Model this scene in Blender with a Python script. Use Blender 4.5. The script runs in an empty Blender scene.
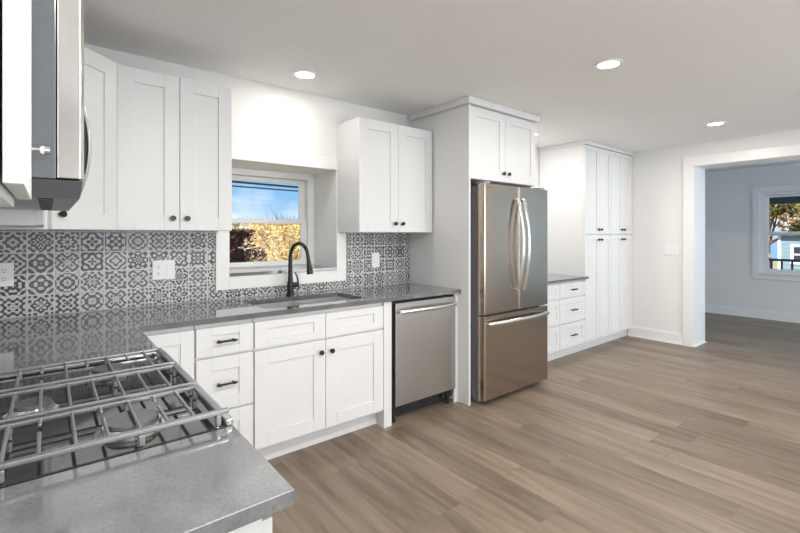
import bpy, bmesh, math, random
from mathutils import Vector, Matrix
random.seed(7)
SC = bpy.context.scene
COL = SC.collection
# ------------------------------------------------------------------ camera
H_EYE, YAW, FPX, CX, HZ = 1.357, math.radians(38.92), 435.1, 398.8, 234.1
cd = bpy.data.cameras.new('camera'); cam = bpy.data.objects.new('camera', cd); COL.objects.link(cam)
cam.location = (0, 0, H_EYE); cam.rotation_euler = (math.pi/2, 0, -YAW)
cd.sensor_fit = 'HORIZONTAL'; cd.sensor_width = 36; cd.lens = FPX*36/800
cd.shift_x = (400-CX)/800; cd.shift_y = -(266.5-HZ)/800
cd.clip_start = .02; cd.clip_end = 300
SC.camera = cam
# ------------------------------------------------------------------ colour management
SC.view_settings.view_transform = 'Standard'; SC.view_settings.look = 'None'
SC.view_settings.exposure = 0.30; SC.view_settings.gamma = 1; SC.view_settings.use_curve_mapping = False
# ------------------------------------------------------------------ sky
W = bpy.data.worlds.new('world'); SC.world = W; W.use_nodes = True
n = W.node_tree.nodes; l = W.node_tree.links; n.clear()
def N(nt, typ, **k):
    x = nt.nodes.new(typ)
    for a, b in k.items():
        if a.startswith('i_'): x.inputs[a[2:].replace('_', ' ')].default_value = b
        else: setattr(x, a, b)
    return x
wt = W.node_tree
tc = N(wt, 'ShaderNodeTexCoord'); mp = N(wt, 'ShaderNodeMapping'); mp.inputs['Scale'].default_value = (2.2, 2.2, 6.5); mp.inputs['Location'].default_value = (.35, .1, .42)
nz = N(wt, 'ShaderNodeTexNoise', i_Scale=1.0, i_Detail=6.0, i_Roughness=.55)
cr = N(wt, 'ShaderNodeValToRGB'); cr.color_ramp.elements[0].position = .44; cr.color_ramp.elements[1].position = .58
sp = N(wt, 'ShaderNodeSeparateXYZ')
gr = N(wt, 'ShaderNodeValToRGB'); gr.color_ramp.elements[0].color = (.30, .55, .82, 1); gr.color_ramp.elements[1].color = (.09, .27, .60, 1); gr.color_ramp.elements[1].position = .42
mx = N(wt, 'ShaderNodeMixRGB'); mx.inputs[2].default_value = (.86, .89, .93, 1)
bg = N(wt, 'ShaderNodeBackground', i_Strength=1.0); wo = N(wt, 'ShaderNodeOutputWorld')
l.new(tc.outputs['Generated'], mp.inputs[0]); l.new(mp.outputs[0], nz.inputs['Vector']); l.new(nz.outputs['Fac'], cr.inputs[0])
l.new(tc.outputs['Generated'], sp.inputs[0]); l.new(sp.outputs['Z'], gr.inputs[0])
l.new(cr.outputs['Color'], mx.inputs[0]); l.new(gr.outputs['Color'], mx.inputs[1]); l.new(mx.outputs[0], bg.inputs[0]); l.new(bg.outputs[0], wo.inputs[0])
# ------------------------------------------------------------------ sun, and area lamps added at unseen windows in place of daylight
def lamp(name, typ, loc, energy, color=(1, 1, 1), rot=(0, 0, 0), **k):
    d = bpy.data.lights.new(name, typ); d.energy = energy; d.color = color
    for a, b in k.items(): setattr(d, a, b)
    o = bpy.data.objects.new(name, d); COL.objects.link(o); o.location = loc; o.rotation_euler = rot
    return o
sun = lamp('sun', 'SUN', (0, 0, 20), 5.0, (1, .9, .76), angle=math.radians(.6))
sun.rotation_euler = Vector((.93, .16, -.62)).to_track_quat('-Z', 'Y').to_euler()
HP = math.pi/2
lamp('fill_rear', 'AREA', (1.6, -2.72, 1.35), 44, (.93, .97, 1), (HP, 0, 0), shape='RECTANGLE', size=1.9, size_y=1.7)  # added lamp just inside the unseen rear window, fills the kitchen
lamp('fill_rear', 'AREA', (4.6, -2.72, 1.35), 44, (.93, .97, 1), (HP, 0, 0), shape='RECTANGLE', size=1.9, size_y=1.7)  # second added fill lamp, at the other rear window
lamp('fill_far_side', 'AREA', (7.6, -2.72, 1.4), 46, (.50, .74, 1), (HP, 0, 0), shape='RECTANGLE', size=1.3, size_y=1.3)  # added blue area lamp that brightens the next room from out of view
# ------------------------------------------------------------------ material helpers
def mth(nt, op, a, b=None):
    x = N(nt, 'ShaderNodeMath', operation=op)
    for i, v in enumerate((a, b)):
        if v is None: continue
        if isinstance(v, (int, float)): x.inputs[i].default_value = v
        else: nt.links.new(v, x.inputs[i])
    return x.outputs[0]
def mat(name, col, rough=.5, metal=0, spec=.5, coat=0, bump=None, var=None):
    """bump = (scale xyz, strength, distance); var = (scale xyz, amount)"""
    m = bpy.data.materials.new(name); m.use_nodes = True; nt = m.node_tree
    b = nt.nodes['Principled BSDF']
    b.inputs['Base Color'].default_value = (*col, 1); b.inputs['Roughness'].default_value = rough; b.inputs['Metallic'].default_value = metal
    b.inputs['Specular IOR Level'].default_value = spec; b.inputs['Coat Weight'].default_value = coat
    tc = N(nt, 'ShaderNodeTexCoord')
    def noise(sc, det=4):
        mp = N(nt, 'ShaderNodeMapping'); mp.inputs['Scale'].default_value = sc
        nz = N(nt, 'ShaderNodeTexNoise', i_Scale=1.0, i_Detail=float(det))
        nt.links.new(tc.outputs['Object'], mp.inputs[0]); nt.links.new(mp.outputs[0], nz.inputs['Vector']); return nz
    if bump:
        nz = noise(bump[0]); bp = N(nt, 'ShaderNodeBump', i_Strength=bump[1], i_Distance=bump[2])
        nt.links.new(nz.outputs['Fac'], bp.inputs['Height']); nt.links.new(bp.outputs[0], b.inputs['Normal'])
    if var:
        nz = noise(var[0]); r = N(nt, 'ShaderNodeValToRGB'); a = var[1]
        r.color_ramp.elements[0].position = .3; r.color_ramp.elements[1].position = .7
        r.color_ramp.elements[0].color = (*[c*(1-a) for c in col], 1); r.color_ramp.elements[1].color = (*[min(1, c*(1+a)) for c in col], 1)
        nt.links.new(nz.outputs['Fac'], r.inputs[0]); nt.links.new(r.outputs[0], b.inputs['Base Color'])
    return m
M = {}
M['wall'] = mat('wall_paint', (.80, .795, .78), .65, bump=((60, 60, 60), .05, .002), var=((2, 2, 2), .01))
M['ceil'] = mat('ceiling_paint', (.84, .84, .83), .8, bump=((80, 80, 80), .05, .002))
M['trim'] = mat('trim_paint', (.84, .84, .83), .35, var=((3, 3, 3), .01))
M['cab'] = mat('cabinet_lacquer', (.74, .745, .75), .38, var=((2, 2, 2), .01))
M['bronze'] = mat('dark_bronze', (.035, .033, .032), .35, .6, var=((40, 40, 40), .15))
M['steel'] = mat('brushed_steel', (.45, .375, .305), .2, 1, bump=((600, 600, 3), .05, .001), var=((400, 400, 2), .04))
M['steelh'] = mat('brushed_steel_horizontal', (.50, .495, .485), .27, 1, bump=((3, 600, 600), .05, .001), var=((2, 400, 400), .04))
M['bright'] = mat('polished_steel', (.78, .78, .77), .17, 1, var=((30, 30, 30), .03))
M['side'] = mat('grey_appliance_side', (.34, .355, .37), .35, .5, var=((5, 5, 5), .03))
M['darkside'] = mat('dark_microwave_case', (.13, .145, .16), .22, .3, var=((5, 5, 5), .03))
M['black'] = mat('black_plastic', (.02, .02, .022), .4, var=((20, 20, 20), .2))
M['iron'] = mat('cast_iron', (.36, .37, .385), .30, .8, bump=((200, 200, 200), .08, .001), var=((40, 40, 40), .08))
M['cap'] = mat('burner_cap', (.14, .142, .145), .25, .5, var=((40, 40, 40), .1))
M['cook'] = mat('cooktop_steel', (.17, .175, .18), .07, .9, var=((9, 9, 9), .08))
M['sinksteel'] = mat('satin_sink_steel', (.72, .71, .70), .32, .75, var=((30, 30, 30), .03))
M['plate'] = mat('white_plastic', (.85, .85, .85), .3, var=((10, 10, 10), .01))
M['red'] = mat('red_mark', (.5, .06, .05), .4, var=((10, 10, 10), .01))
M['fgrey'] = mat('grey_print', (.1, .1, .1), .4, var=((10, 10, 10), .01))
def emis(name, col, s):
    m = bpy.data.materials.new(name); m.use_nodes = True; nt = m.node_tree; b = nt.nodes['Principled BSDF']
    b.inputs['Emission Color'].default_value = (*col, 1); b.inputs['Emission Strength'].default_value = s; return m
M['lens'] = emis('lit_lens', (1, .95, .88), 14)
def glass():
    m = bpy.data.materials.new('window_glass'); m.use_nodes = True; nt = m.node_tree; nt.nodes.clear()
    t = N(nt, 'ShaderNodeBsdfTransparent'); g = N(nt, 'ShaderNodeBsdfGlossy', i_Roughness=.02); f = N(nt, 'ShaderNodeFresnel', i_IOR=1.35)
    x = N(nt, 'ShaderNodeMixShader'); o = N(nt, 'ShaderNodeOutputMaterial'); t.inputs[0].default_value = (.96, .98, .98, 1)
    nt.links.new(mth(nt, 'MULTIPLY', f.outputs[0], .25), x.inputs[0]); nt.links.new(t.outputs[0], x.inputs[1]); nt.links.new(g.outputs[0], x.inputs[2]); nt.links.new(x.outputs[0], o.inputs[0])
    return m
M['glass'] = glass()
def quartz():
    m = mat('grey_quartz', (.2, .2, .2), .09, 0, 1.0, .5); nt = m.node_tree; b = nt.nodes['Principled BSDF']
    tc = N(nt, 'ShaderNodeTexCoord'); a = N(nt, 'ShaderNodeTexNoise', i_Scale=5.0, i_Detail=8.0, i_Roughness=.65); a.inputs['Distortion'].default_value = .8
    c = N(nt, 'ShaderNodeTexNoise', i_Scale=160.0, i_Detail=2.0)
    r = N(nt, 'ShaderNodeValToRGB'); r.color_ramp.elements[0].position = .3; r.color_ramp.elements[1].position = .75
    r.color_ramp.elements[0].color = (.085, .091, .098, 1); r.color_ramp.elements[1].color = (.19, .20, .212, 1)
    x = N(nt, 'ShaderNodeMixRGB', blend_type='OVERLAY'); x.inputs[0].default_value = .35
    for s in (a, c): nt.links.new(tc.outputs['Object'], s.inputs['Vector'])
    nt.links.new(a.outputs['Fac'], r.inputs[0]); nt.links.new(r.outputs[0], x.inputs[1]); nt.links.new(c.outputs['Fac'], x.inputs[2]); nt.links.new(x.outputs[0], b.inputs['Base Color'])
    return m
M['quartz'] = quartz()
def floor_mat():
    m = mat('vinyl_plank_floor', (.3, .25, .2), .42, 0, .5); nt = m.node_tree; b = nt.nodes['Principled BSDF']
    tc = N(nt, 'ShaderNodeTexCoord'); s = N(nt, 'ShaderNodeSeparateXYZ'); nt.links.new(tc.outputs['Object'], s.inputs[0])
    X, Y = s.outputs['X'], s.outputs['Y']
    row = mth(nt, 'FLOOR', mth(nt, 'DIVIDE', X, .18))
    wn = N(nt, 'ShaderNodeTexWhiteNoise', noise_dimensions='1D'); nt.links.new(row, wn.inputs['W'])
    yy = mth(nt, 'ADD', mth(nt, 'DIVIDE', Y, 1.22), mth(nt, 'MULTIPLY', wn.outputs['Value'], 7.3))
    colm = mth(nt, 'FLOOR', yy)
    wn2 = N(nt, 'ShaderNodeTexWhiteNoise', noise_dimensions='2D'); cb = N(nt, 'ShaderNodeCombineXYZ')
    nt.links.new(row, cb.inputs[0]); nt.links.new(colm, cb.inputs[1]); nt.links.new(cb.outputs[0], wn2.inputs['Vector'])
    # grain stretched along the plank, shifted per plank
    cb2 = N(nt, 'ShaderNodeCombineXYZ'); nt.links.new(mth(nt, 'MULTIPLY', X, 17.), cb2.inputs[0])
    nt.links.new(mth(nt, 'ADD', mth(nt, 'MULTIPLY', Y, 1.5), mth(nt, 'MULTIPLY', wn2.outputs['Value'], 50.)), cb2.inputs[1])
    g = N(nt, 'ShaderNodeTexNoise', i_Scale=1.0, i_Detail=6.0, i_Roughness=.6); g.inputs['Distortion'].default_value = .5; nt.links.new(cb2.outputs[0], g.inputs['Vector'])
    v = mth(nt, 'ADD', mth(nt, 'MULTIPLY', g.outputs['Fac'], .85), mth(nt, 'MULTIPLY', wn2.outputs['Value'], .2))
    r = N(nt, 'ShaderNodeValToRGB'); r.color_ramp.elements[0].position = .3; r.color_ramp.elements[1].position = .85
    r.color_ramp.elements[0].color = (.125, .090, .063, 1); r.color_ramp.elements[1].color = (.34, .268, .20, 1)
    nt.links.new(v, r.inputs[0])
    fx = mth(nt, 'FRACT', mth(nt, 'DIVIDE', X, .18)); fy = mth(nt, 'FRACT', yy)
    ex = mth(nt, 'LESS_THAN', fx, .014); ey = mth(nt, 'LESS_THAN', fy, .0022)
    e = mth(nt, 'MAXIMUM', ex, ey)
    x = N(nt, 'ShaderNodeMixRGB'); x.inputs[2].default_value = (.13, .10, .078, 1)
    nt.links.new(mth(nt, 'MULTIPLY', e, .55), x.inputs[0]); nt.links.new(r.outputs[0], x.inputs[1]); nt.links.new(x.outputs[0], b.inputs['Base Color'])
    return m
M['floor'] = floor_mat()
def tile_mat():
    m = mat('patterned_tile', (.5, .5, .5), .35, 0, .5); nt = m.node_tree; b = nt.nodes['Principled BSDF']
    tc = N(nt, 'ShaderNodeTexCoord'); s = N(nt, 'ShaderNodeSeparateXYZ'); nt.links.new(tc.outputs['Object'], s.inputs[0])
    T = .1135
    px = mth(nt, 'DIVIDE', mth(nt, 'ADD', s.outputs['X'], -.0295+T*10), T); pz = mth(nt, 'DIVIDE', mth(nt, 'ADD', s.outputs['Z'], -.916+T*10), T)
    cb = N(nt, 'ShaderNodeCombineXYZ'); nt.links.new(mth(nt, 'FLOOR', px), cb.inputs[0]); nt.links.new(mth(nt, 'FLOOR', pz), cb.inputs[1])
    wn = N(nt, 'ShaderNodeTexWhiteNoise', noise_dimensions='2D'); nt.links.new(cb.outputs[0], wn.inputs['Vector'])
    rc = N(nt, 'ShaderNodeSeparateXYZ'); nt.links.new(wn.outputs['Color'], rc.inputs[0])
    R1, R2, R3 = rc.outputs[0], rc.outputs[1], rc.outputs[2]; R4 = wn.outputs['Value']
    u = mth(nt, 'ABSOLUTE', mth(nt, 'ADD', mth(nt, 'MULTIPLY', mth(nt, 'FRACT', px), 2.), -1.)); v = mth(nt, 'ABSOLUTE', mth(nt, 'ADD', mth(nt, 'MULTIPLY', mth(nt, 'FRACT', pz), 2.), -1.))
    mm = mth(nt, 'MAXIMUM', u, v); nn = mth(nt, 'MINIMUM', u, v)
    rr = mth(nt, 'SQRT', mth(nt, 'ADD', mth(nt, 'MULTIPLY', u, u), mth(nt, 'MULTIPLY', v, v)))
    an = mth(nt, 'ARCTAN2', v, u)
    def sn(x, k, ph): return mth(nt, 'SINE', mth(nt, 'ADD', mth(nt, 'MULTIPLY', x, k), ph))
    ph1 = mth(nt, 'MULTIPLY', R1, 6.28); ph2 = mth(nt, 'MULTIPLY', R2, 6.28); ph3 = mth(nt, 'MULTIPLY', R3, 6.28)
    k1 = mth(nt, 'ADD', 9., mth(nt, 'MULTIPLY', R2, 6.))
    petals = mth(nt, 'COSINE', mth(nt, 'MULTIPLY', an, mth(nt, 'ADD', 4., mth(nt, 'MULTIPLY', mth(nt, 'GREATER_THAN', R3, .5), 4.))))
    t1 = mth(nt, 'MULTIPLY', sn(rr, k1, ph1), mth(nt, 'ADD', mth(nt, 'MULTIPLY', petals, 1.3), .3))
    t2 = mth(nt, 'MULTIPLY', sn(mm, 11.5, ph2), sn(nn, 13., ph3))
    t3 = mth(nt, 'MULTIPLY', sn(mth(nt, 'ADD', mm, nn), 10., ph3), mth(nt, 'MULTIPLY', R1, 1.1))
    f = mth(nt, 'ADD', mth(nt, 'ADD', t1, mth(nt, 'MULTIPLY', t2, mth(nt, 'MULTIPLY', R2, 1.9))), t3)
    a = N(nt, 'ShaderNodeMapRange'); nt.links.new(mth(nt, 'ADD', f, -.16), a.inputs[0])
    a.inputs['From Min'].default_value = -.12; a.inputs['From Max'].default_value = .12
    ink = N(nt, 'ShaderNodeMixRGB'); ink.inputs[1].default_value = (.035, .042, .055, 1); ink.inputs[2].default_value = (.13, .14, .155, 1); nt.links.new(R4, ink.inputs[0])
    x = N(nt, 'ShaderNodeMixRGB'); x.inputs[2].default_value = (.56, .56, .55, 1); nt.links.new(a.outputs[0], x.inputs[0]); nt.links.new(ink.outputs[0], x.inputs[1])
    gm = mth(nt, 'GREATER_THAN', mm, .945)
    y = N(nt, 'ShaderNodeMixRGB'); y.inputs[2].default_value = (.62, .61, .60, 1); nt.links.new(gm, y.inputs[0]); nt.links.new(x.outputs[0], y.inputs[1]); nt.links.new(y.outputs[0], b.inputs['Base Color'])
    return m
M['tile'] = tile_mat()
# ------------------------------------------------------------------ mesh helpers
class MB:
    def __init__(s): s.bm = bmesh.new()
    def box(s, x0, y0, z0, x1, y1, z1):
        r = bmesh.ops.create_cube(s.bm, size=1)['verts']
        bmesh.ops.transform(s.bm, verts=r, matrix=Matrix.Translation(((x0+x1)/2, (y0+y1)/2, (z0+z1)/2)) @ Matrix.Diagonal((abs(x1-x0), abs(y1-y0), abs(z1-z0), 1)))
        return s
    def cyl(s, p, q, r, r2=None, seg=20):
        p, q = Vector(p), Vector(q); d = q-p
        v = bmesh.ops.create_cone(s.bm, cap_ends=True, segments=seg, radius1=r, radius2=r if r2 is None else r2, depth=d.length)['verts']
        bmesh.ops.transform(s.bm, verts=v, matrix=Matrix.Translation((p+q)/2) @ d.to_track_quat('Z', 'Y').to_matrix().to_4x4())
        return s
    def prism(s, pts, z0, z1):
        lo = [s.bm.verts.new((x, y, z0)) for x, y in pts]; hi = [s.bm.verts.new((x, y, z1)) for x, y in pts]
        k = len(pts); s.bm.faces.new(lo[::-1]); s.bm.faces.new(hi)
        for i in range(k): s.bm.faces.new((lo[i], lo[(i+1) % k], hi[(i+1) % k], hi[i]))
        return s
    def sweep(s, pts, prof, up=(1, 0, 0)):
        """closed profile [(a,b)] or a function i->profile swept along pts; a along `up`, b across"""
        rings = []; pts = [Vector(p) for p in pts]; up = Vector(up)
        for i, p in enumerate(pts):
            t = (pts[min(i+1, len(pts)-1)]-pts[max(i-1, 0)]).normalized(); b = t.cross(up).normalized(); a = b.cross(t).normalized()
            pr = prof(i) if callable(prof) else prof
            rings.append([s.bm.verts.new(p+a*c+b*e) for c, e in pr])
        k = len(rings[0])
        for i in range(len(rings)-1):
            for j in range(k): s.bm.faces.new((rings[i][j], rings[i][(j+1) % k], rings[i+1][(j+1) % k], rings[i+1][j]))
        s.bm.faces.new(rings[0][::-1]); s.bm.faces.new(rings[-1])
        return s
    def build(s, name, m, parent=None, bevel=0, smooth=False, loc=None, rz=0):
        bmesh.ops.recalc_face_normals(s.bm, faces=s.bm.faces)
        me = bpy.data.meshes.new(name); s.bm.to_mesh(me); s.bm.free(); me.materials.append(M[m] if isinstance(m, str) else m)
        o = bpy.data.objects.new(name, me); COL.objects.link(o)
        if smooth:
            for p in me.polygons: p.use_smooth = True
            try: me.set_sharp_from_angle(angle=math.radians(40))
            except Exception: pass
        if bevel:
            b = o.modifiers.new('bevel', 'BEVEL'); b.width = bevel; b.segments = 2; b.limit_method = 'ANGLE'
        if parent: o.parent = parent
        if loc: o.location = loc
        if rz: o.rotation_euler.z = rz
        return o
def circ(r, k=14, sx=1): return [(r*sx*math.cos(2*math.pi*i/k), r*math.sin(2*math.pi*i/k)) for i in range(k)]
def thing(name, label, cat, loc=(0, 0, 0), rz=0, group=None):
    o = bpy.data.objects.new(name, None); COL.objects.link(o); o.location = loc; o.rotation_euler.z = rz; o.empty_display_size = .1
    o['label'] = label; o['category'] = cat
    if group: o['group'] = group
    return o
def tag(o, label, cat, group=None, kind=None):
    o['label'] = label; o['category'] = cat
    if group: o['group'] = group
    if kind: o['kind'] = kind
    return o
def struct(o, label=None):
    o['kind'] = 'structure'
    if label: o['label'] = label
    return o
def copy_tree(o, parent=None):
    c = o.copy(); COL.objects.link(c); c.parent = parent
    for ch in [k for k in bpy.data.objects if k.parent == o]: copy_tree(ch, c)
    return c
# ------------------------------------------------------------------ room shell
XL, YB, XE, XF, ZC, YR = -.32, 3.05, 6.04, 8.92, 2.441, -2.8
XJ = 6.43                                                        # far side of the thick end wall
struct(MB().box(XL-.15, YR-.15, -.12, XF+.15, 3.6, 0).build('floor', 'floor'), 'brown-grey wood-look plank floor running through both rooms')
struct(MB().box(XL-.15, YR-.15, ZC, XF+.15, 3.6, ZC+.15).build('ceiling', 'ceil'), 'flat white painted ceiling')
struct(MB().box(XL-.15, YR-.15, 0, XL, 3.45, ZC).build('wall_left', 'wall'), 'white wall behind the range')
wx0, wx1, wz0, wz1 = .966, 1.809, 1.067, 1.872
struct(MB().box(XL, YB, 0, wx0, 3.52, ZC).box(wx1, YB, 0, 3.56, 3.52, ZC).box(wx0, YB, 0, wx1, 3.52, wz0).box(wx0, YB, wz1, wx1, 3.52, ZC).box(3.56, 3.16, 0, XE, 3.52, ZC).build('wall_back', 'wall'), 'white wall with the deep window over the sink')
oy1, oy0, oz = 1.85, -.75, 2.185
struct(MB().box(XE, oy1, 0, XJ, 3.52, ZC).box(XE, YR, 0, XJ, oy0, ZC).box(XE, oy0, oz, XJ, oy1, ZC).build('wall_end', 'wall'), 'white end wall with the wide cased opening')
fy0, fy1, fz0, fz1 = .70, 1.80, .735, 2.02
gy0, gy1 = -1.0, -.1
struct(MB().box(XF, YR, 0, XF+.14, gy0, ZC).box(XF, gy1, 0, XF+.14, fy0, ZC).box(XF, fy1, 0, XF+.14, 3.6, ZC).box(XF, fy0, 0, XF+.14, fy1, fz0).box(XF, fy0, fz1, XF+.14, fy1, ZC)
       .box(XF, gy0, 0, XF+.14, gy1, fz0).box(XF, gy0, fz1, XF+.14, gy1, ZC).build('wall_far', 'wall'), 'pale wall of the next room with the window')
struct(MB().box(XJ, 3.45, 0, XF, 3.6, ZC).build('wall_far_side', 'wall'))
m_ = MB().box(XL, YR-.14, 0, .65, YR, ZC).box(2.55, YR-.14, 0, 3.65, YR, ZC).box(5.55, YR-.14, 0, 6.9, YR, ZC).box(8.3, YR-.14, 0, XF, YR, ZC).box(6.9, YR-.14, 0, 8.3, YR, .7).box(6.9, YR-.14, 2.1, 8.3, YR, ZC)
for a in (.65, 3.65): m_.box(a, YR-.14, 0, a+1.9, YR, .5).box(a, YR-.14, 2.2, a+1.9, YR, ZC)
struct(m_.build('wall_front', 'wall'))
# baseboards
def baseboard(name, p0, p1, nx, ny):
    """p0->p1 along the wall, (nx,ny) points into the room"""
    b = MB(); x0, y0 = p0; x1, y1 = p1
    def bar(t, z0, z1): b.box(min(x0, x1)+(min(nx, 0)*t), min(y0, y1)+(min(ny, 0)*t), z0, max(x0, x1)+(max(nx, 0)*t), max(y0, y1)+(max(ny, 0)*t), z1)
    bar(.015, 0, .125); bar(.010, .125, .14); bar(.027, 0, .018)
    return struct(b.build(name, 'trim', bevel=.003))
baseboard('baseboard_end', (XE, 1.952), (XE, 2.60), -1, 0)
baseboard('baseboard_end_rear', (XE, YR), (XE, oy0-.102), -1, 0)
baseboard('baseboard_far', (XF, YR+.03), (XF, 3.45), -1, 0)
baseboard('baseboard_left', (XL, YR+.03), (XL, .70), 1, 0)
baseboard('baseboard_front', (XL+.03, YR), (XE-.03, YR), 0, 1)
# casing and lining of the wide opening
struct(MB().box(XE-.02, oy1, 0, XE, oy1+.1, oz+.1).box(XE-.02, oy0-.1, 0, XE, oy0, oz+.1).box(XE-.02, oy0, oz, XE, oy1, oz+.1)
       .box(XE-.02, oy1-.014, 0, XJ, oy1, oz).box(XE-.02, oy0, 0, XJ, oy0+.014, oz).box(XE-.02, oy0, oz-.014, XJ, oy1, oz)
       .box(XE, oy1-.03, 0, XJ, oy1-.014, .014).build('trim_1', 'trim', bevel=.002), 'white casing around the wide opening')
# casing board around the sink window
struct(MB().box(.876, YB-.018, .978, wx0, YB, 1.368).box(.888, YB-.018, 1.368, wx0, YB, 1.965).box(wx1, YB-.018, .978, 1.896, YB, 1.368).box(wx1, YB-.018, 1.368, 1.820, YB, 1.965).box(wx0, YB-.018, wz1, wx1, YB, 1.965).box(wx0, YB-.018, .978, wx1, YB, wz0)
       .build('trim_2', 'trim', bevel=.002), 'flat white boards around the sink window')
# ------------------------------------------------------------------ windows
def window(name, loc, rz, w, h, rail, label, sill=None, fr=.055, sash=.05, bot=.03, top=.03, grp=None):
    """double-hung window, local x along the wall, y outwards, z up from the bottom of the opening"""
    e = bpy.data.objects.new(name, None); COL.objects.link(e); e.location = loc; e.rotation_euler.z = rz; e['kind'] = 'structure'; e['label'] = label
    MB().box(0, 0, 0, fr, .1, h).box(w-fr, 0, 0, w, .1, h).box(fr, 0, h-top, w-fr, .1, h).box(fr, 0, 0, w-fr, .1, bot).build('window_frame', 'trim', e, .003)
    def sh(y, z0, z1):
        x0, x1 = fr+.002, w-fr-.002; s = sash
        MB().box(x0, y, z0, x0+s, y+.03, z1).box(x1-s, y, z0, x1, y+.03, z1).box(x0+s, y, z0, x1-s, y+.03, z0+.036).box(x0+s, y, z1-.036, x1-s, y+.03, z1).build('sash', 'trim', e, .003)
        MB().box(x0+s-.004, y+.012, z0+.03, x1-s+.004, y+.016, z1-.03).build('glass_pane', 'glass', e)
    sh(.02, bot+.002, rail+.036); sh(.055, rail, h-top-.002)
    return e
w1 = window('window_1', (wx0, 3.41, 1.09), 0, wx1-wx0, wz1-1.09, .354, 'white double-hung window over the sink', fr=.06, sash=.05, bot=.006, top=.05)
MB().box(wx0+.001, YB-.022, wz0+.001, wx1-.001, 3.52, 1.09).build('window_sill', 'quartz', w1).matrix_parent_inverse = Matrix.Translation((-wx0, -3.41, -1.09))
w2 = window('window_2', (XF+.02, fy1, fz0), -HP, fy1-fy0, fz1-fz0, .625, 'white double-hung window in the next room', fr=.05, sash=.05, bot=.03, top=.04)
w3 = window('window_3', (XF+.02, gy1, fz0), -HP, gy1-gy0, fz1-fz0, .625, 'white double-hung window further along the next room')
for i, a in enumerate((.65, 3.65)): window('window_%d' % (4+i), (a+1.9, YR-.02, .5), math.pi, 1.9, 1.7, .85, 'unseen white window added behind the viewer for daylight')  # unseen windows, added to bring light into the room from behind
window('window_6', (8.3, YR-.02, .7), math.pi, 1.4, 1.4, .7, 'white window in the side wall of the next room')
def casing(name, y0, y1):
    struct(MB().box(XF-.02, y1, fz0-.1, XF, y1+.09, fz1+.1).box(XF-.02, y0-.09, fz0-.1, XF, y0, fz1+.1).box(XF-.02, y0, fz1, XF, y1, fz1+.1).box(XF-.02, y0, fz0-.1, XF, y1, fz0-.022)
           .box(XF-.04, y0-.0, fz0-.022, XF+.02, y1+.0, fz0).build(name, 'trim', bevel=.003))
casing('trim_3', fy0, fy1); casing('trim_4', gy0, gy1)
# ------------------------------------------------------------------ tile
struct_tile = MB().box(XL, YB-.008, .916, .876, YB-.0006, 1.376).box(1.896, YB-.008, .916, 2.585, YB-.0006, 1.376).box(.876, YB-.008, .916, 1.896, YB-.0006, .977).build('tile_backsplash', 'tile')
tag(struct_tile, 'grey and white patterned tile backsplash above the sink counter', 'backsplash')
# ------------------------------------------------------------------ cabinets
def shaker(w, h, t=.02, st=.06, rail=None, rec=.008):
    rail = rail or st; b = MB()
    b.box(0, 0, 0, st, t, h).box(w-st, 0, 0, w, t, h).box(st, 0, 0, w-st, t, rail).box(st, 0, h-rail, w-st, t, h).box(st, rec, rail, w-st, t-.002, h-rail)
    return b
def add_knob(parent, x, z):
    k = MB().cyl((0, 0, 0), (0, -.012, 0), .006).cyl((0, -.012, 0), (0, -.018, 0), .010, .0155).cyl((0, -.018, 0), (0, -.026, 0), .0155, .0145).build('knob', 'bronze', parent, smooth=True)
    k.location = (x, 0, z); return k
def add_pull(parent, x, z, L=.108):
    b = MB()
    for s in (-1, 1): b.cyl((s*(L/2-.016), 0, 0), (s*(L/2-.016), -.026, 0), .005).cyl((s*(L/2-.016), -.023, 0), (s*(L/2-.016), -.033, 0), .0085)
    b.cyl((-L/2, -.028, 0), (L/2, -.028, 0), .006)
    k = b.build('pull_handle', 'bronze', parent, smooth=True); k.location = (x, 0, z); return k
def add_door(parent, x, z, w, h, knob=None, st=.078):
    """front at local y=-.02; knob = (x,z) inside the door"""
    d = shaker(w, h, st=st).build('door', 'cab', parent, .0015); d.location = (x, -.02, z)
    if knob: add_knob(d, *knob)
    return d
def add_drawer(parent, x, z, w, h, pull=True, st=.076, rail=.045):
    d = shaker(w, h, st=st, rail=rail).build('drawer', 'cab', parent, .0015); d.location = (x, -.02, z)
    if pull: add_pull(d, w/2, h/2)
    return d
YC = 2.45                                                        # front of the sink run carcasses
# blind corner base
c = thing('base_cabinet', 'white corner base cabinet beside the drawers, partly behind the range', 'cabinet', (.33, YC, 0))
MB().box(-.64, 0, .114, .266, .58, .884).box(-.64, .075, 0, .266, .58, .112).build('body', 'cab', c, .001)
add_door(c, .0, .13, .264, .727, None, .065)
# drawer base
c = thing('base_cabinet', 'white base cabinet with three pulls, left of the sink cabinet', 'cabinet', (.60, YC, 0))
MB().box(0, 0, .114, .306, .58, .884).box(0, .075, 0, .306, .58, .112).build('body', 'cab', c, .001)
add_drawer(c, .004, .705, .299, .152); add_drawer(c, .004, .407, .299, .286, rail=.07); add_drawer(c, .004, .13, .299, .265, rail=.07)
# sink base
c = thing('base_cabinet', 'white sink base cabinet with two knobbed doors under the sink', 'cabinet', (.91, YC, 0))
b = MB().box(0, 0, .114, .02, .58, .884).box(.898, 0, .114, .918, .58, .884).box(.02, 0, .114, .898, .58, .134).box(.02, .56, .134, .898, .58, .884).box(.02, 0, .134, .898, .018, .62).box(.02, 0, .62, .898, .018, .884)
b.box(0, .075, 0, .918, .09, .112).box(.918, -.022, 0, .985, .09, .884)
b.build('body', 'cab', c, .001)
add_drawer(c, .004, .703, .453, .154, False, .08, .045); add_drawer(c, .461, .703, .453, .154, False, .08, .045)
add_door(c, .004, .13, .453, .56, (.453-.036, .487), .082); add_door(c, .461, .13, .453, .56, (.036, .487), .082)
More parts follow.
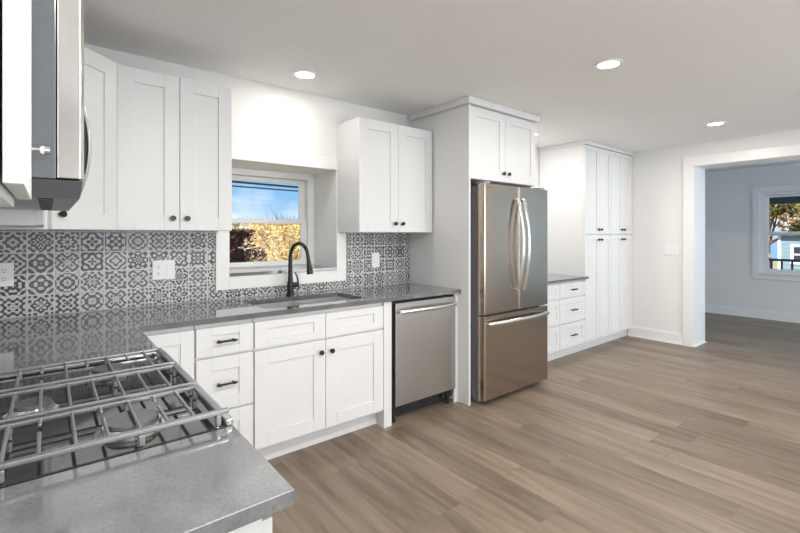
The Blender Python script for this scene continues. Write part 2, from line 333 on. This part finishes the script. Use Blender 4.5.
# left run: near base cabinet at the counter end, and one hidden past the range
c = thing('base_cabinet', 'white base cabinet under the counter end nearest the viewer', 'cabinet', (.29, .735, 0), HP)
MB().box(0, 0, .114, .29, .60, .884).box(0, .075, 0, .29, .60, .112).build('body', 'cab', c, .001)
add_drawer(c, .004, .705, .282, .152); add_door(c, .004, .13, .282, .56, (.25, .49))
c = thing('base_cabinet', 'white base cabinet on the left wall between range and corner', 'cabinet', (.29, 1.80, 0), HP)
MB().box(0, 0, .114, .57, .60, .884).box(0, .075, 0, .57, .60, .112).build('body', 'cab', c, .001)
add_drawer(c, .004, .705, .562, .152); add_door(c, .004, .13, .562, .56, (.04, .49))
# uppers
ZU, ZT = 1.377, 2.258
c = thing('wall_cabinet', 'white two-door wall cabinet left of the sink window', 'cabinet', (.284, 2.745, ZU))
MB().box(0, 0, 0, .60, .305, ZT-ZU).build('body', 'cab', c, .001)
add_door(c, .002, .002, .302, ZT-ZU-.004, (.302-.036, .068)); add_door(c, .307, .002, .291, ZT-ZU-.004, (.036, .068))
c = thing('wall_cabinet', 'white two-door wall cabinet right of the sink window', 'cabinet', (1.822, 2.75, ZU-.006))
MB().box(0, 0, 0, .755, .30, .87).build('body', 'cab', c, .001)
add_door(c, .002, .002, .374, .866, (.374-.036, .068)); add_door(c, .379, .002, .374, .866, (.036, .068))
# diagonal corner cabinet
a0 = Vector((-.002, 2.456)); a1 = Vector((.284, 2.742)); ln = (a1-a0).length
c = thing('corner_wall_cabinet', 'white diagonal corner wall cabinet with one knob', 'cabinet', (0, 0, ZU))
MB().prism([(a0.x, a0.y), (.282, 2.740), (.282, 3.05), (XL, 3.05), (XL, 2.456)], 0, ZT-ZU).build('body', 'cab', c, .001)
d = shaker(ln-.024, ZT-ZU-.004, st=.08).build('door', 'cab', c, .0015)
nrm = Vector((1, -1)).normalized(); p = a0+nrm*.021+(a1-a0).normalized()*.004
d.location = (p.x, p.y, .002); d.rotation_euler.z = math.radians(45); add_knob(d, .036, .068)
# left wall cabinet between microwave and corner
c = thing('wall_cabinet', 'white wall cabinet between the microwave and the corner cabinet', 'cabinet', (-.03, 1.815, 1.385), HP)
MB().box(0, 0, 0, .636, .29, .873).build('body', 'cab', c, .001)
add_door(c, .002, .002, .314, .869); add_door(c, .320, .002, .314, .869)
# near wall cabinet
c = thing('wall_cabinet', 'white wall cabinet edge nearest the viewer, beside the microwave', 'cabinet', (-.046, .712, 1.405), HP)
MB().box(0, 0, 0, .322, .274, .853).build('body', 'cab', c, .001)
d = add_door(c, -.001, .014, .323, .837, (.292, .088)); d.location.y = -.0235
d.children[0].data.materials.clear(); d.children[0].data.materials.append(M['bright']); d.children[0]['label'] = 'satin nickel knob'; d.children[0].scale = (.55, 1, .55)
# cabinet over the microwave
c = thing('wall_cabinet', 'white short wall cabinet above the microwave', 'cabinet', (-.03, 1.04, 1.892), HP)
MB().box(0, 0, 0, .77, .29, .366).build('body', 'cab', c, .001)
add_door(c, .002, .002, .381, .362, (.345, .05)); add_door(c, .387, .002, .381, .362, (.036, .05))
# tall panel and cabinet round the refrigerator
c = thing('refrigerator_surround', 'white two-door cabinet over the refrigerator with tall side panels', 'cabinet', (2.611, 2.352, 0))
MB().box(-.023, -.027, 0, -.003, .697, 2.385).build('side_panel', 'cab', c, .001)
MB().box(-.066, .09, 0, -.024, .11, .883).build('filler_strip', 'cab', c, .001)
MB().box(.912, .048, 0, .930, .69, 2.385).build('side_panel', 'cab', c, .001)
MB().box(0, 0, 1.80, .91, .69, 2.386).build('body', 'cab', c, .001)
add_door(c, .001, 1.802, .445, .58, (.445-.034, .07), .075); add_door(c, .449, 1.802, .445, .58, (.034, .07), .075)
MB().prism([(-.053, -.052), (.918, -.052), (.918, .69), (-.053, .69)], 2.388, 2.44).build('crown_strip', 'cab', c, .002)
# drawer bases past the refrigerator
YD = 2.57
def drawer_base(x, w, label, g=None):
    c = thing('base_cabinet', label, 'cabinet', (x, YD, 0))
    MB().box(0, 0, .095, w, .58, .842).box(0, .04, 0, w, .58, .09).build('body', 'cab', c, .001)
    for z, h, r in ((.664, .160, .042), (.385, .267, .06), (.105, .268, .06)): add_drawer(c, .003, z, w-.006, h, True, .06, r)
    return c
drawer_base(4.286, .530, 'white three-drawer base cabinet beside the tall pantry cabinet')
drawer_base(3.60, .683, 'white drawer base cabinet just right of the refrigerator, mostly hidden')
# pantry
def pantry(x, w, gap, label, zc=1.352):
    c = thing('pantry_cabinet', label, 'cabinet', (x, YD, 0), group='tall pantry cabinets')
    MB().box(0, 0, .105, w, .58, 2.394).box(0, .04, 0, w, .58, .09).build('body', 'cab', c, .001)
    for (a, e, kx) in ((.003, gap-.0015, -1), (gap+.0015, w-.003, 1)):
        ww = e-a; kk = ww-.034 if kx < 0 else .034
        add_door(c, a, .11, ww, zc-.006-.11, (kk, zc-.006-.11-.055), .055); add_door(c, a, zc+.006, ww, 2.390-zc-.008, (kk, .055), .055)
    MB().box(-.004 if x < 5 else .001, -.030, 2.395, w, .58, 2.44).build('crown_strip', 'cab', c, .002)
    return c
pantry(4.818, .628, .330, 'tall white pantry cabinet standing next to the drawer cabinet')
pantry(5.448, .589, .308, 'tall white pantry cabinet in the corner against the end wall')
# ------------------------------------------------------------------ worktops
ZW, TW = .914, .03
b = MB()
sx0, sx1, sy0, sy1 = 1.0, 1.715, 2.50, 2.865
b.prism([(XL, 1.80), (.335, 1.80), (.335, 2.406), (sx0, 2.406), (sx0, YB), (XL, YB)], ZW-TW+.001, ZW)
b.box(sx0, 2.406, ZW-TW+.001, sx1, sy0, ZW).box(sx0, sy1, ZW-TW+.001, sx1, YB, ZW).box(sx1, 2.406, ZW-TW+.001, 2.587, YB, ZW)
bmesh.ops.remove_doubles(b.bm, verts=b.bm.verts, dist=1e-5)
tag(b.build('worktop', 'quartz'), 'L-shaped grey quartz worktop around the sink', 'worktop')
tag(MB().box(XL, .703, ZW-TW+.001, .335, 1.026, ZW).build('worktop', 'quartz', bevel=.002), 'short grey quartz worktop at the near end beside the range', 'worktop')
tag(MB().prism([(3.60, 2.525), (4.85, 2.525), (4.85, 2.545), (4.816, 2.545), (4.816, 3.159), (3.60, 3.159)], .843, .87).build('worktop', 'quartz'), 'small grey worktop between refrigerator and pantry', 'worktop')
# ------------------------------------------------------------------ sink
s = thing('sink', 'stainless steel double-bowl sink set under the grey worktop', 'sink', (sx0, sy0, ZW-TW))
def bowl(x0, x1):
    w, dp, t = sy1-sy0, .19, .004; b = MB()
    b.box(x0, 0, -dp, x1, w, -dp+t).box(x0, 0, -dp+t, x0+t, w, 0).box(x1-t, 0, -dp+t, x1, w, 0).box(x0+t, 0, -dp+t, x1-t, t, 0).box(x0+t, w-t, -dp+t, x1-t, w, 0)
    o = b.build('bowl', 'sinksteel', s)
    MB().cyl(((x0+x1)/2, w/2, -dp+t), ((x0+x1)/2, w/2, -dp+t+.004), .045, seg=28).build('drain', 'cap', o)
bowl(.0, .352); bowl(.362, sx1-sx0)
MB().box(.352, .002, -.03, .362, sy1-sy0-.002, -.004).build('divider', 'sinksteel', s)
# ------------------------------------------------------------------ faucet
f = thing('faucet', 'dark bronze gooseneck kitchen faucet behind the sink', 'faucet', (1.366, 2.94, ZW), 0)
MB().cyl((0, 0, 0), (0, 0, .012), .03, .028, 28).cyl((0, 0, .012), (0, 0, .10), .024, .021, 28).build('base', 'bronze', f, smooth=True)
pts = [(0, 0, .10), (0, 0, .16), (0, 0, .22), (0, 0, .275)]
R = .095
for i in range(1, 15):
    a = math.pi*i/15*1.0; pts.append((0, -R+R*math.cos(a), .275+R*1.08*math.sin(a)))
pts.append((0, -2*R-.004, .262))
DR = Matrix.Rotation(math.radians(14), 3, 'Z')
pts = [DR @ Vector(p) for p in pts]
rad = [.019, .0165, .0145, .0135]+[.0125]*20
MB().sweep(pts, lambda i: circ(rad[i]), up=DR @ Vector((1, 0, 0))).build('spout', 'bronze', f, smooth=True)
p0 = DR @ Vector((0, -2*R-.004, .262)); p1 = DR @ Vector((0, -2*R-.022, .165))
MB().cyl(p0, p0.lerp(p1, .35), .0135, .0165).cyl(p0.lerp(p1, .35), p1, .0165, .023).build('spray_head', 'bronze', f, smooth=True)
h = MB().cyl((.012, 0, .075), (.062, 0, .075), .019, .018).sweep([(.055, 0, .08), (.060, 0, .10), (.052, -.002, .13), (.036, -.004, .165)], lambda i: [(x*.8, y*.5) for x, y in circ(.014-.002*i)], up=(0, 1, 0))
h.build('lever_handle', 'bronze', f, smooth=True)
# ------------------------------------------------------------------ dishwasher
d = thing('dishwasher', 'stainless steel dishwasher between the sink cabinet and the tall panel', 'dishwasher', (1.908, 2.43, 0))
MB().box(0, .015, .105, .632, .58, .868).build('body', 'black', d)
MB().box(.018, -.012, .125, .628, .013, .862).build('door', 'steelh', d, .004)
dd = bpy.data.objects[[o.name for o in bpy.data.objects if o.parent == d and o.name.startswith('door')][0]]
hp = [(.05, -.014, .80), (.05, -.03, .803)]+[(.05+.548*i/12, -.045-.014*math.sin(math.pi*i/12), .803) for i in range(13)]+[(.598, -.03, .803), (.598, -.014, .80)]
MB().sweep(hp[1:-1], [(x*1.25, y*.75) for x, y in circ(.013)], up=(0, 0, 1)).cyl((.055, -.013, .803), (.055, -.044, .803), .010).cyl((.593, -.013, .803), (.593, -.044, .803), .010).build('handle', 'bright', dd, smooth=True)
MB().box(.0, .085, .01, .632, .10, .10).build('toe_panel', 'black', d)
for x in (.04, .59): MB().cyl((x, .045, .0), (x, .045, .104), .008).cyl((x, .045, 0), (x, .045, .012), .018).build('foot', 'black', d)
MB().box(.54, .055, .05, .625, .07, .08).build('hose_bracket', 'black', d)
# ------------------------------------------------------------------ refrigerator
r = thing('refrigerator', 'stainless steel French-door refrigerator with bottom freezer drawer', 'refrigerator', (2.655, 2.225, 0))
FW = .890
MB().box(.015, .085, .03, FW-.015, .79, 1.745).box(.04, .10, .0, .08, .16, .03).box(FW-.08, .10, 0, FW-.04, .16, .03).build('body', 'side', r, .004)
def rdoor(x0, x1, z0, z1, m='steel', name='door'):
    b = MB(); k = .014
    pts = [(x0, .075), (x1, .075), (x1, k), (x1-k*.35, k*.35), (x1-k, 0), (x0+k, 0), (x0+k*.35, k*.35), (x0, k)]
    return b.prism(pts[::-1], z0, z1).build(name, m, r, .002)
dl = rdoor(0, FW/2-.003, .722, 1.757); dr = rdoor(FW/2+.003, FW, .722, 1.757); fz = rdoor(0, FW, .045, .708, name='freezer_drawer')
def vhandle(x, par):
    P_ = []
    for i in range(25):
        t = i/24; P_.append((x, -.018-.062*math.sin(math.pi*t)**.8, .885+(1.655-.885)*t))
    MB().sweep(P_, [(a*1.05, c*.6) for a, c in circ(.016)], up=(1, 0, 0)).cyl((x, 0, .895), (x, -.03, .895), .012).cyl((x, 0, 1.645), (x, -.03, 1.645), .012).build('handle', 'bright', par, smooth=True)
vhandle(FW/2-.038, dl); vhandle(FW/2+.040, dr)
P_ = [(.03+.818*i/24, -.022-.034*math.sin(math.pi*i/24)**.8, .648) for i in range(25)]
MB().sweep(P_, [(a*1.1, c*.6) for a, c in circ(.016)], up=(0, 0, 1)).cyl((.04, 0, .648), (.04, -.03, .648), .012).cyl((FW-.04, 0, .648), (FW-.04, -.03, .648), .012).build('handle', 'bright', fz, smooth=True)
for x in (.03, FW-.10): MB().box(x, .02, 1.758, x+.07, .12, 1.778).build('hinge_cover', 'side', r, .006)
def text(s, size, m, parent, loc, rot):
    cu = bpy.data.curves.new('lettering', 'FONT'); cu.body = s; cu.size = size; cu.extrude = .0004
    o = bpy.data.objects.new('lettering', cu); COL.objects.link(o); bpy.context.view_layer.update()
    me = bpy.data.meshes.new_from_object(o.evaluated_get(bpy.context.evaluated_depsgraph_get())); bpy.data.objects.remove(o)
    me.materials.clear(); me.materials.append(M[m]); o = bpy.data.objects.new('lettering', me); COL.objects.link(o); o.parent = parent; o.location = loc; o.rotation_euler = rot
    return o
MB().cyl((.05, -.0005, 1.725), (.05, -.0015, 1.725), .009, seg=28).build('badge', 'red', dl)
text('LG', .019, 'fgrey', dl, (.063, -.001, 1.7185), (HP, 0, 0))
# ------------------------------------------------------------------ microwave
mw = thing('microwave', 'stainless over-the-range microwave with curved handle on left wall', 'microwave', (0, 1.043, 1.461), 0)
MWL = .757
MB().box(XL+.001, 0, .0, .0125, MWL, .422).build('case', 'darkside', mw, .002)
b = MB()
b.prism([(.0140, 0), (.0140, .62), (.056, .62), (.056, .012), (.050, 0)], 0.002, .42)
md = b.build('door', 'bright', mw, .002)
MB().box(.0562, .07, .07, .0575, .52, .36).build('door_glass', 'black', md)
MB().prism([(.0140, .623), (.0140, MWL), (.056, MWL), (.056, .623)], .002, .42).build('control_panel', 'black', mw, .002)
P_ = [(.060+.040*math.sin(math.pi*i/20)**.7, .600, -.008+.345*i/20) for i in range(21)]
hn = MB().sweep(P_, [(a*1.2, c*.45) for a, c in circ(.014)], up=(0, 1, 0)).cyl((.056, .600, .01), (.066, .600, .01), .010).cyl((.056, .600, .325), (.066, .600, .325), .010).build('handle', 'bright', md, smooth=True)
MB().sweep([(x-.011, y, z) for x, y, z in P_[3:-3]], [(a*1.1, c*.5) for a, c in circ(.014)], up=(0, 1, 0)).build('grip', 'black', hn, smooth=True)
b = MB(); pr = [(0.004, -.001), (.11, -.028), (MWL-.002, -.028), (MWL-.002, -.001)]
lo = [b.bm.verts.new((XL+.01, y, z)) for y, z in pr]; hi = [b.bm.verts.new((.054, y, z)) for y, z in pr]
b.bm.faces.new(lo); b.bm.faces.new(hi)
for i in range(4): b.bm.faces.new((lo[i], lo[(i+1) % 4], hi[(i+1) % 4], hi[i]))
uv = b.build('underside_vent', 'side', mw)
for i in range(8): MB().box(-.016, .14+i*.075, -.0295, .010, .18+i*.075, -.0282).build('vent_slot', 'black', uv)
# ------------------------------------------------------------------ range
g = thing('gas_range', 'stainless steel gas range with dark grates in the near counter', 'range', (0, 1.030, 0))
RL = .764
MB().box(XL+.005, 0, .03, .315, RL, .905).build('body', 'side', g, .002)
b = MB().box(XL+.005, 0.0, .905, .319, RL, .916)
b.build('cooktop', 'cook', g, .002)
MB().box(.3195, 0.0, .906, .337, RL, .930).box(XL+.005, RL-.010, .9165, .319, RL, .930).box(XL+.005, .011, .9165, XL+.03, RL-.011, .935).build('cooktop_trim', 'bright', g, .004)
od = MB().box(.317, .01, .20, .352, RL-.01, .75).build('oven_door', 'steelh', g, .004)
MB().box(.3525, .12, .32, .354, RL-.12, .62).build('oven_window', 'black', od)
MB().cyl((.395, .06, .70), (.395, RL-.06, .70), .012).cyl((.352, .09, .70), (.395, .09, .70), .009).cyl((.352, RL-.09, .70), (.395, RL-.09, .70), .009).build('handle', 'bright', od, smooth=True)
MB().box(.317, .01, .04, .350, RL-.01, .19).build('drawer', 'steelh', g, .004)
MB().box(.316, .0, .76, .345, RL, .90).build('control_panel', 'steelh', g, .004)
for i in range(5): MB().cyl((.3455, .10+i*.141, .83), (.372, .10+i*.141, .83), .021, .018).build('knob', 'bright', g, smooth=True)
def burner(x, y, rr, oval=1):
    b = MB(); b.cyl((x, y, .9165), (x, y, .922), rr*1.35, rr*1.2, 36).cyl((x, y, .922), (x, y, .932), rr*1.12, rr*1.05, 36)
    o = b.build('burner', 'bright', g, smooth=True)
    MB().cyl((x, y, .9325), (x, y, .940), rr, rr*.95, 36).build('burner_cap', 'cap', o, smooth=True)
for x in (-.17, .150):
    burner(x, .120, .054); burner(x, .605, .045)
burner(-.03, .382, .040)
bx = [-.225, -.172, -.118, -.065, -.013, .043, .096, .152, .205, .257]
ZG0, ZG = .941, .952
def grate(y0, y1, f0, f1, mid):
    """one of the three grates, y range, finger lengths from each rail"""
    b = MB(); t = .0036
    XA, XB = -.262, .316
    b.box(XA, y0, ZG0, XB if mid or y0 > .1 else .330, y0+(.010 if y0 > .1 else .015), ZG).box(XA, y1-.010, ZG0, XB, y1, ZG).box(XA, y0+.010, ZG0, XA+.013, y1-.010, ZG).box(XB-.015, y0+.010, ZG0, XB, y1-.010, ZG)
    for i, x in enumerate(bx):
        if i % 2 == 1 or mid: b.box(x-t, y0+.010, ZG0+.002, x+t, y1-.010, ZG-.001)
        else:
            b.box(x-t, y0+.010, ZG0+.002, x+t, y0+.010+f0, ZG-.001).box(x-t, y1-.010-f1, ZG0+.002, x+t, y1-.010, ZG-.001)
    for x in (XA+.01, -.065, .152, XB-.01):
        for y in (y0+.006, y1-.006): b.box(x-.006, y-.005, .9166, x+.006, y+.005, ZG0)
    return b.build('grate', 'iron', g, .003)
grate(.004, .222, .12, .035, False); grate(.248, .465, 0, 0, True); grate(.493, .712, .035, .075, False)
# ------------------------------------------------------------------ plates on walls
def plate(loc, w, h, gangs, label, cat='outlet', rz=0):
    p = thing('outlet_plate' if cat == 'outlet' else 'switch_plate', label, cat, loc, rz)
    MB().box(0, -.008, 0, w, 0, h).build('cover_plate', 'plate', p, .002)
    gw = w/len(gangs)
    for i, k in enumerate(gangs):
        cx = gw*(i+.5)
        if k == 'o':
            for z in (h*.33, h*.67):
                q = MB().cyl((cx, -.0081, z), (cx, -.0095, z), .016, seg=24).build('socket', 'plate', p)
                MB().box(cx-.007, -.0105, z-.001, cx-.005, -.0096, z+.008).box(cx+.005, -.0105, z-.001, cx+.007, -.0096, z+.007).cyl((cx, -.0096, z-.008), (cx, -.0105, z-.008), .003).build('slots', 'black', q)
        else: MB().box(cx-.017, -.0115, h/2-.034, cx+.017, -.0082, h/2+.034).build('rocker', 'plate', p, .001)
plate((.502, YB-.0085, 1.074), .126, .120, 'or', 'white double outlet and switch plate on the tile left of the window')
plate((-.215, YB-.0085, 1.086), .078, .122, 'o', 'white outlet plate on the tile at the far left')
plate((2.158, YB-.0085, 1.072), .078, .125, 'r', 'white plate on the tile right of the window', 'switch')
plate((XE-.001, 2.163, 1.092), .170, .115, 'rrr', 'white switch plate on the end wall beside the opening', 'switch', -HP)
# ------------------------------------------------------------------ ceiling lights and register
def downlight(x, y, label, e=12, g=None):
    t = thing('recessed_light', label, 'ceiling light', (x, y, ZC), group=g)
    b = MB(); k = 36
    v = [[b.bm.verts.new((r_*math.cos(2*math.pi*i/k), r_*math.sin(2*math.pi*i/k), z)) for i in range(k)] for r_, z in ((.085, 0), (.085, -.005), (.064, -.007), (.060, -.003))]
    for a in range(3):
        for i in range(k): b.bm.faces.new((v[a][i], v[a][(i+1) % k], v[a+1][(i+1) % k], v[a+1][i]))
    b.build('trim_ring', 'plate', t, smooth=True)
    MB().cyl((0, 0, -.0045), (0, 0, -.002), .060, seg=36).build('lens', 'lens', t)
    lm = lamp('bulb', 'AREA', (0, 0, -.012), e, (1, .95, .89), shape='DISK', size=.12); lm.parent = t
downlight(1.36, 2.70, 'small round recessed ceiling light above the sink window', 2.6)
downlight(2.782, 1.318, 'round recessed ceiling light in the middle of the ceiling', 10)
downlight(5.094, 1.368, 'round recessed ceiling light nearest the wide opening', 12)
downlight(4.09, 2.77, 'recessed ceiling light half hidden behind the refrigerator cabinet', 8)
downlight(.85, .25, 'unseen recessed ceiling light added to brighten the near counter', 40)  # added out of view, strong, to lift the near counter
downlight(2.9, -1.2, 'unseen recessed ceiling light added behind the viewer as fill', 12)  # added out of view for more even room light
downlight(5.1, -1.2, 'unseen recessed ceiling light added behind the viewer as fill on the opening side', 12)  # also added as unseen fill
v = thing('ceiling_register', 'white square ceiling register at the right edge of the view', 'vent', (4.33, .656, ZC))
MB().box(0, -.32, -.008, .32, -.30, 0).box(0, -.02, -.008, .32, 0, 0).box(0, -.30, -.008, .02, -.02, 0).box(.30, -.30, -.008, .32, -.02, 0).build('frame', 'trim', v, .002)
b = MB()
for i in range(9): b.box(.025, -.295+i*.031, -.006, .295, -.277+i*.031, -.001)
b.build('louvers', 'trim', v)
# ------------------------------------------------------------------ outdoors
M['grass'] = mat('leaf_strewn_lawn', (.50, .42, .24), .9, var=((6, 6, 6), .45))
M['bark'] = mat('bark', (.16, .13, .11), .85, var=((8, 8, 2), .3))
M['bluepaint'] = mat('blue_clapboard', (.24, .36, .47), .6, var=((2, 2, 2), .04))
M['soffit'] = mat('porch_soffit', (.10, .14, .18), .6, var=((2, 2, 2), .05))
M['rail'] = mat('porch_railing_paint', (.06, .10, .15), .5, var=((2, 2, 2), .05))
M['roof'] = mat('dark_shingles', (.09, .09, .10), .9, var=((9, 9, 9), .2))
M['wire'] = mat('black_cable', (.02, .03, .05), .6, var=((9, 9, 9), .1))
def leafmat(name, a, b_, c_):
    m = mat(name, a, .6); nt = m.node_tree; bs = nt.nodes['Principled BSDF']
    gi = N(nt, 'ShaderNodeNewGeometry'); r_ = N(nt, 'ShaderNodeValToRGB'); r_.color_ramp.elements[0].color = (*a, 1); r_.color_ramp.elements[1].color = (*b_, 1)
    e_ = r_.color_ramp.elements.new(.5); e_.color = (*c_, 1)
    nt.links.new(gi.outputs['Random Per Island'], r_.inputs[0]); nt.links.new(r_.outputs[0], bs.inputs['Base Color'])
    bs.inputs['Subsurface Weight'].default_value = 0
    return m
M['leaf_y'] = leafmat('yellow_leaves', (.62, .42, .12), (.98, .84, .48), (.95, .66, .26))
M['leaf_r'] = leafmat('dark_red_leaves', (.05, .018, .015), (.17, .06, .04), (.09, .03, .02))
M['leaf_g'] = leafmat('olive_leaves', (.06, .08, .02), (.40, .27, .09), (.16, .13, .04))
M['leaf_o'] = leafmat('orange_brown_leaves', (.25, .13, .03), (.75, .46, .16), (.48, .27, .08))
GZ = -1.3
struct(MB().box(-40, 3.75, GZ-.3, 60, 70, GZ).box(9.3, -40, GZ-.3, 60, 3.75, GZ).build('ground', 'grass'), 'leaf-strewn lawn outside')
def tree(name, label, x, y, h, rx, rz_, m, nleaf, size, trunk=.10, seed=1, z0=None, cat='tree', grp=None, hole=.0):
    rnd = random.Random(seed); t = thing(name, label, cat, (x, y, GZ), group=grp)
    b = MB(); zt = h-rz_*1.1
    b.cyl((0, 0, -.05), (0, 0, zt), trunk, trunk*.6, 10)
    tips = []
    for i in range(9):
        a = rnd.random()*6.28; q = Vector((math.cos(a)*rx*.7*rnd.random(), math.sin(a)*rx*.7*rnd.random(), zt+rnd.uniform(0, rz_*1.5)))
        p_ = Vector((0, 0, zt*rnd.uniform(.45, 1))); b.cyl(p_, q, trunk*.38, trunk*.1, 6); tips.append(q)
        for _ in range(2):
            w_ = q+Vector((rnd.uniform(-1, 1)*rx*.4, rnd.uniform(-1, 1)*rx*.4, rnd.uniform(0, .5)*rz_)); b.cyl(p_.lerp(q, .6), w_, trunk*.16, trunk*.04, 5); tips.append(w_)
    b.build('trunk', 'bark', t)
    vs, fs = [], []; zc = zt+rz_*.55 if z0 is None else z0
    blobs = [(Vector((rnd.gauss(0, .42)*rx, rnd.gauss(0, .42)*rx, zc+rnd.gauss(0, .42)*rz_)), rnd.uniform(.18, .4)*rx) for _ in range(22)]+[(q, .2*rx) for q in tips[::2]]
    for i in range(nleaf):
        c_, br = rnd.choice(blobs); dv = Vector((rnd.gauss(0, 1), rnd.gauss(0, 1), rnd.gauss(0, 1))).normalized()*br*rnd.random()**.4
        p_ = c_+dv
        if p_.z < .1: p_.z = rnd.uniform(.1, .6)
        if p_.z > h: p_.z = h-rnd.random()**2*.8
        s_ = size*rnd.uniform(.6, 1.3); u_ = Vector((rnd.gauss(0, 1), rnd.gauss(0, 1), rnd.gauss(0, 1))).normalized(); w_ = u_.orthogonal().normalized()
        k = len(vs); vs += [p_-u_*s_, p_+w_*s_*.5, p_+u_*s_, p_-w_*s_*.5]; fs.append((k, k+1, k+2, k+3))
    me = bpy.data.meshes.new('foliage'); me.from_pydata(vs, [], fs); me.materials.append(M[m]); o = bpy.data.objects.new('foliage', me); COL.objects.link(o); o.parent = t
    return t
# seen through the sink window (rays run x/y = .29 ... .50)
tree('maple_tree', 'yellow autumn tree at the right outside the sink window', 6.9, 15.0, 2.95, 1.9, 1.15, 'leaf_y', 6500, .05, .11, 3)
tree('maple_tree', 'yellow autumn tree at the left outside the sink window', 3.9, 18.5, 3.0, 2.0, 1.2, 'leaf_y', 7000, .055, .11, 5)
tree('maple_tree', 'golden tree furthest back at the right outside the sink window', 12.0, 27, 3.5, 2.6, 1.3, 'leaf_y', 4200, .12, .14, 9)
tree('maple_tree', 'orange tree furthest back at the left outside the sink window', 7.2, 25, 3.4, 2.2, 1.2, 'leaf_g', 2600, .09, .14, 12)
tree('red_bush', 'dark red leafy bush outside the sink window', 3.75, 11.0, 2.75, 1.0, .8, 'leaf_r', 6000, .06, .04, 8, z0=1.45, cat='bush')
tree('shrub', 'low yellow shrub right of the dark red bush outside', 5.6, 12.6, 1.5, 1.0, .5, 'leaf_y', 1800, .06, .04, 21, z0=.7, cat='bush')
# seen through the far window (rays run y/x = .13 ... .19)
tree('maple_tree', 'orange-brown tree behind the blue house', 32, 4.4, 7.8, 3.2, 3.0, 'leaf_o', 6500, .14, .2, 31)
tree('oak_tree', 'olive-brown tree left of the blue house', 26.0, 5.0, 5.4, 1.9, 2.3, 'leaf_g', 5000, .12, .2, 33)
tree('shrub', 'sunlit yellow shrub beside the blue house corner', 15.8, 3.28, 2.6, .38, 1.1, 'leaf_y', 2600, .06, .05, 35, z0=1.4, cat='bush')
# porch outside the far window
p = thing('porch', 'dark painted porch outside the window of the next room', 'porch', (9.07, 0, 0))
MB().box(0, -3, -.25, 1.9, 4.2, -.02).build('deck', 'rail', p)
MB().box(0, -3, 2.12, 1.9, 4.2, 2.3).box(1.75, -3, 1.93, 1.9, 4.2, 2.12).build('porch_ceiling', 'soffit', p)
MB().box(1.78, -3, .84, 1.84, 4.2, .885).box(1.79, -3, .10, 1.83, 4.2, .14).build('top_rail', 'rail', p)
for i in range(48): MB().box(1.795, -2.95+i*.15, .14, 1.825, -2.92+i*.15, .84).build('baluster', 'rail', p)
MB().box(1.75, 4.05, GZ, 1.87, 4.17, 1.925).box(1.75, -2.9, GZ, 1.87, -2.78, 1.925).box(.1, 4.05, GZ, .2, 4.15, -.25).build('posts', 'rail', p)
# blue house
hs = thing('house', 'pale blue clapboard house seen through the far window', 'house', (18, 0, GZ))
b = MB(); y1h = 3.12
b.box(0.02, -6, 0, 6, y1h-.02, 2.60)
for i in range(20): b.prism([(0.02, -6), (0.0, -6), (0.0, y1h), (0.02, y1h)], i*.13+.004, i*.13+.125)
b.build('wall', 'bluepaint', hs)
MB().box(-.02, y1h-.02, 0, .06, y1h+.06, 2.60).build('corner_board', 'trim', hs)
MB().box(-.25, -6.2, 2.61, 6.3, y1h+.2, 2.66).build('roof', 'roof', hs)
wf = MB().box(-.03, 1.85, 1.72, 0, 1.93, 2.34).box(-.03, 2.80, 1.72, 0, 2.88, 2.34).box(-.03, 1.93, 2.26, 0, 2.80, 2.34).box(-.03, 1.93, 1.72, 0, 2.80, 1.79).box(-.025, 1.93, 2.0, 0, 2.80, 2.05).build('window', 'trim', hs)
M['darkpane'] = mat('dark_window_pane', (.03, .05, .08), .08, 0, .6, var=((2, 2, 2), .1))
MB().box(-.012, 1.93, 1.79, -.002, 2.80, 2.26).build('pane', 'darkpane', wf)
# cables
def cable(z0, z1, y, label, rr=.02):
    P_ = [(-5.88+i*1.19, y, z0+(z1-z0)*i/24-.35*math.sin(math.pi*i/24)) for i in range(25)]
    tag(MB().sweep(P_, circ(rr, 6), up=(0, 0, 1)).build('power_cable', 'wire'), label, 'cable')
cable(3.36, 3.30, 14, 'upper power cable crossing the sky outside the sink window', .035)
cable(3.20, 3.20, 14, 'lower power cable crossing the sky outside the sink window', .022)
for x in (-6, 22.8): tag(MB().cyl((x, 14, GZ-.05), (x, 14, 4.4), .14, .10).box(x-.06, 13.4, 3.9, x+.06, 14.6, 4.0).build('utility_pole', 'bark'), 'brown utility pole at the %s end of the cables' % ('left' if x < 0 else 'right'), 'pole')
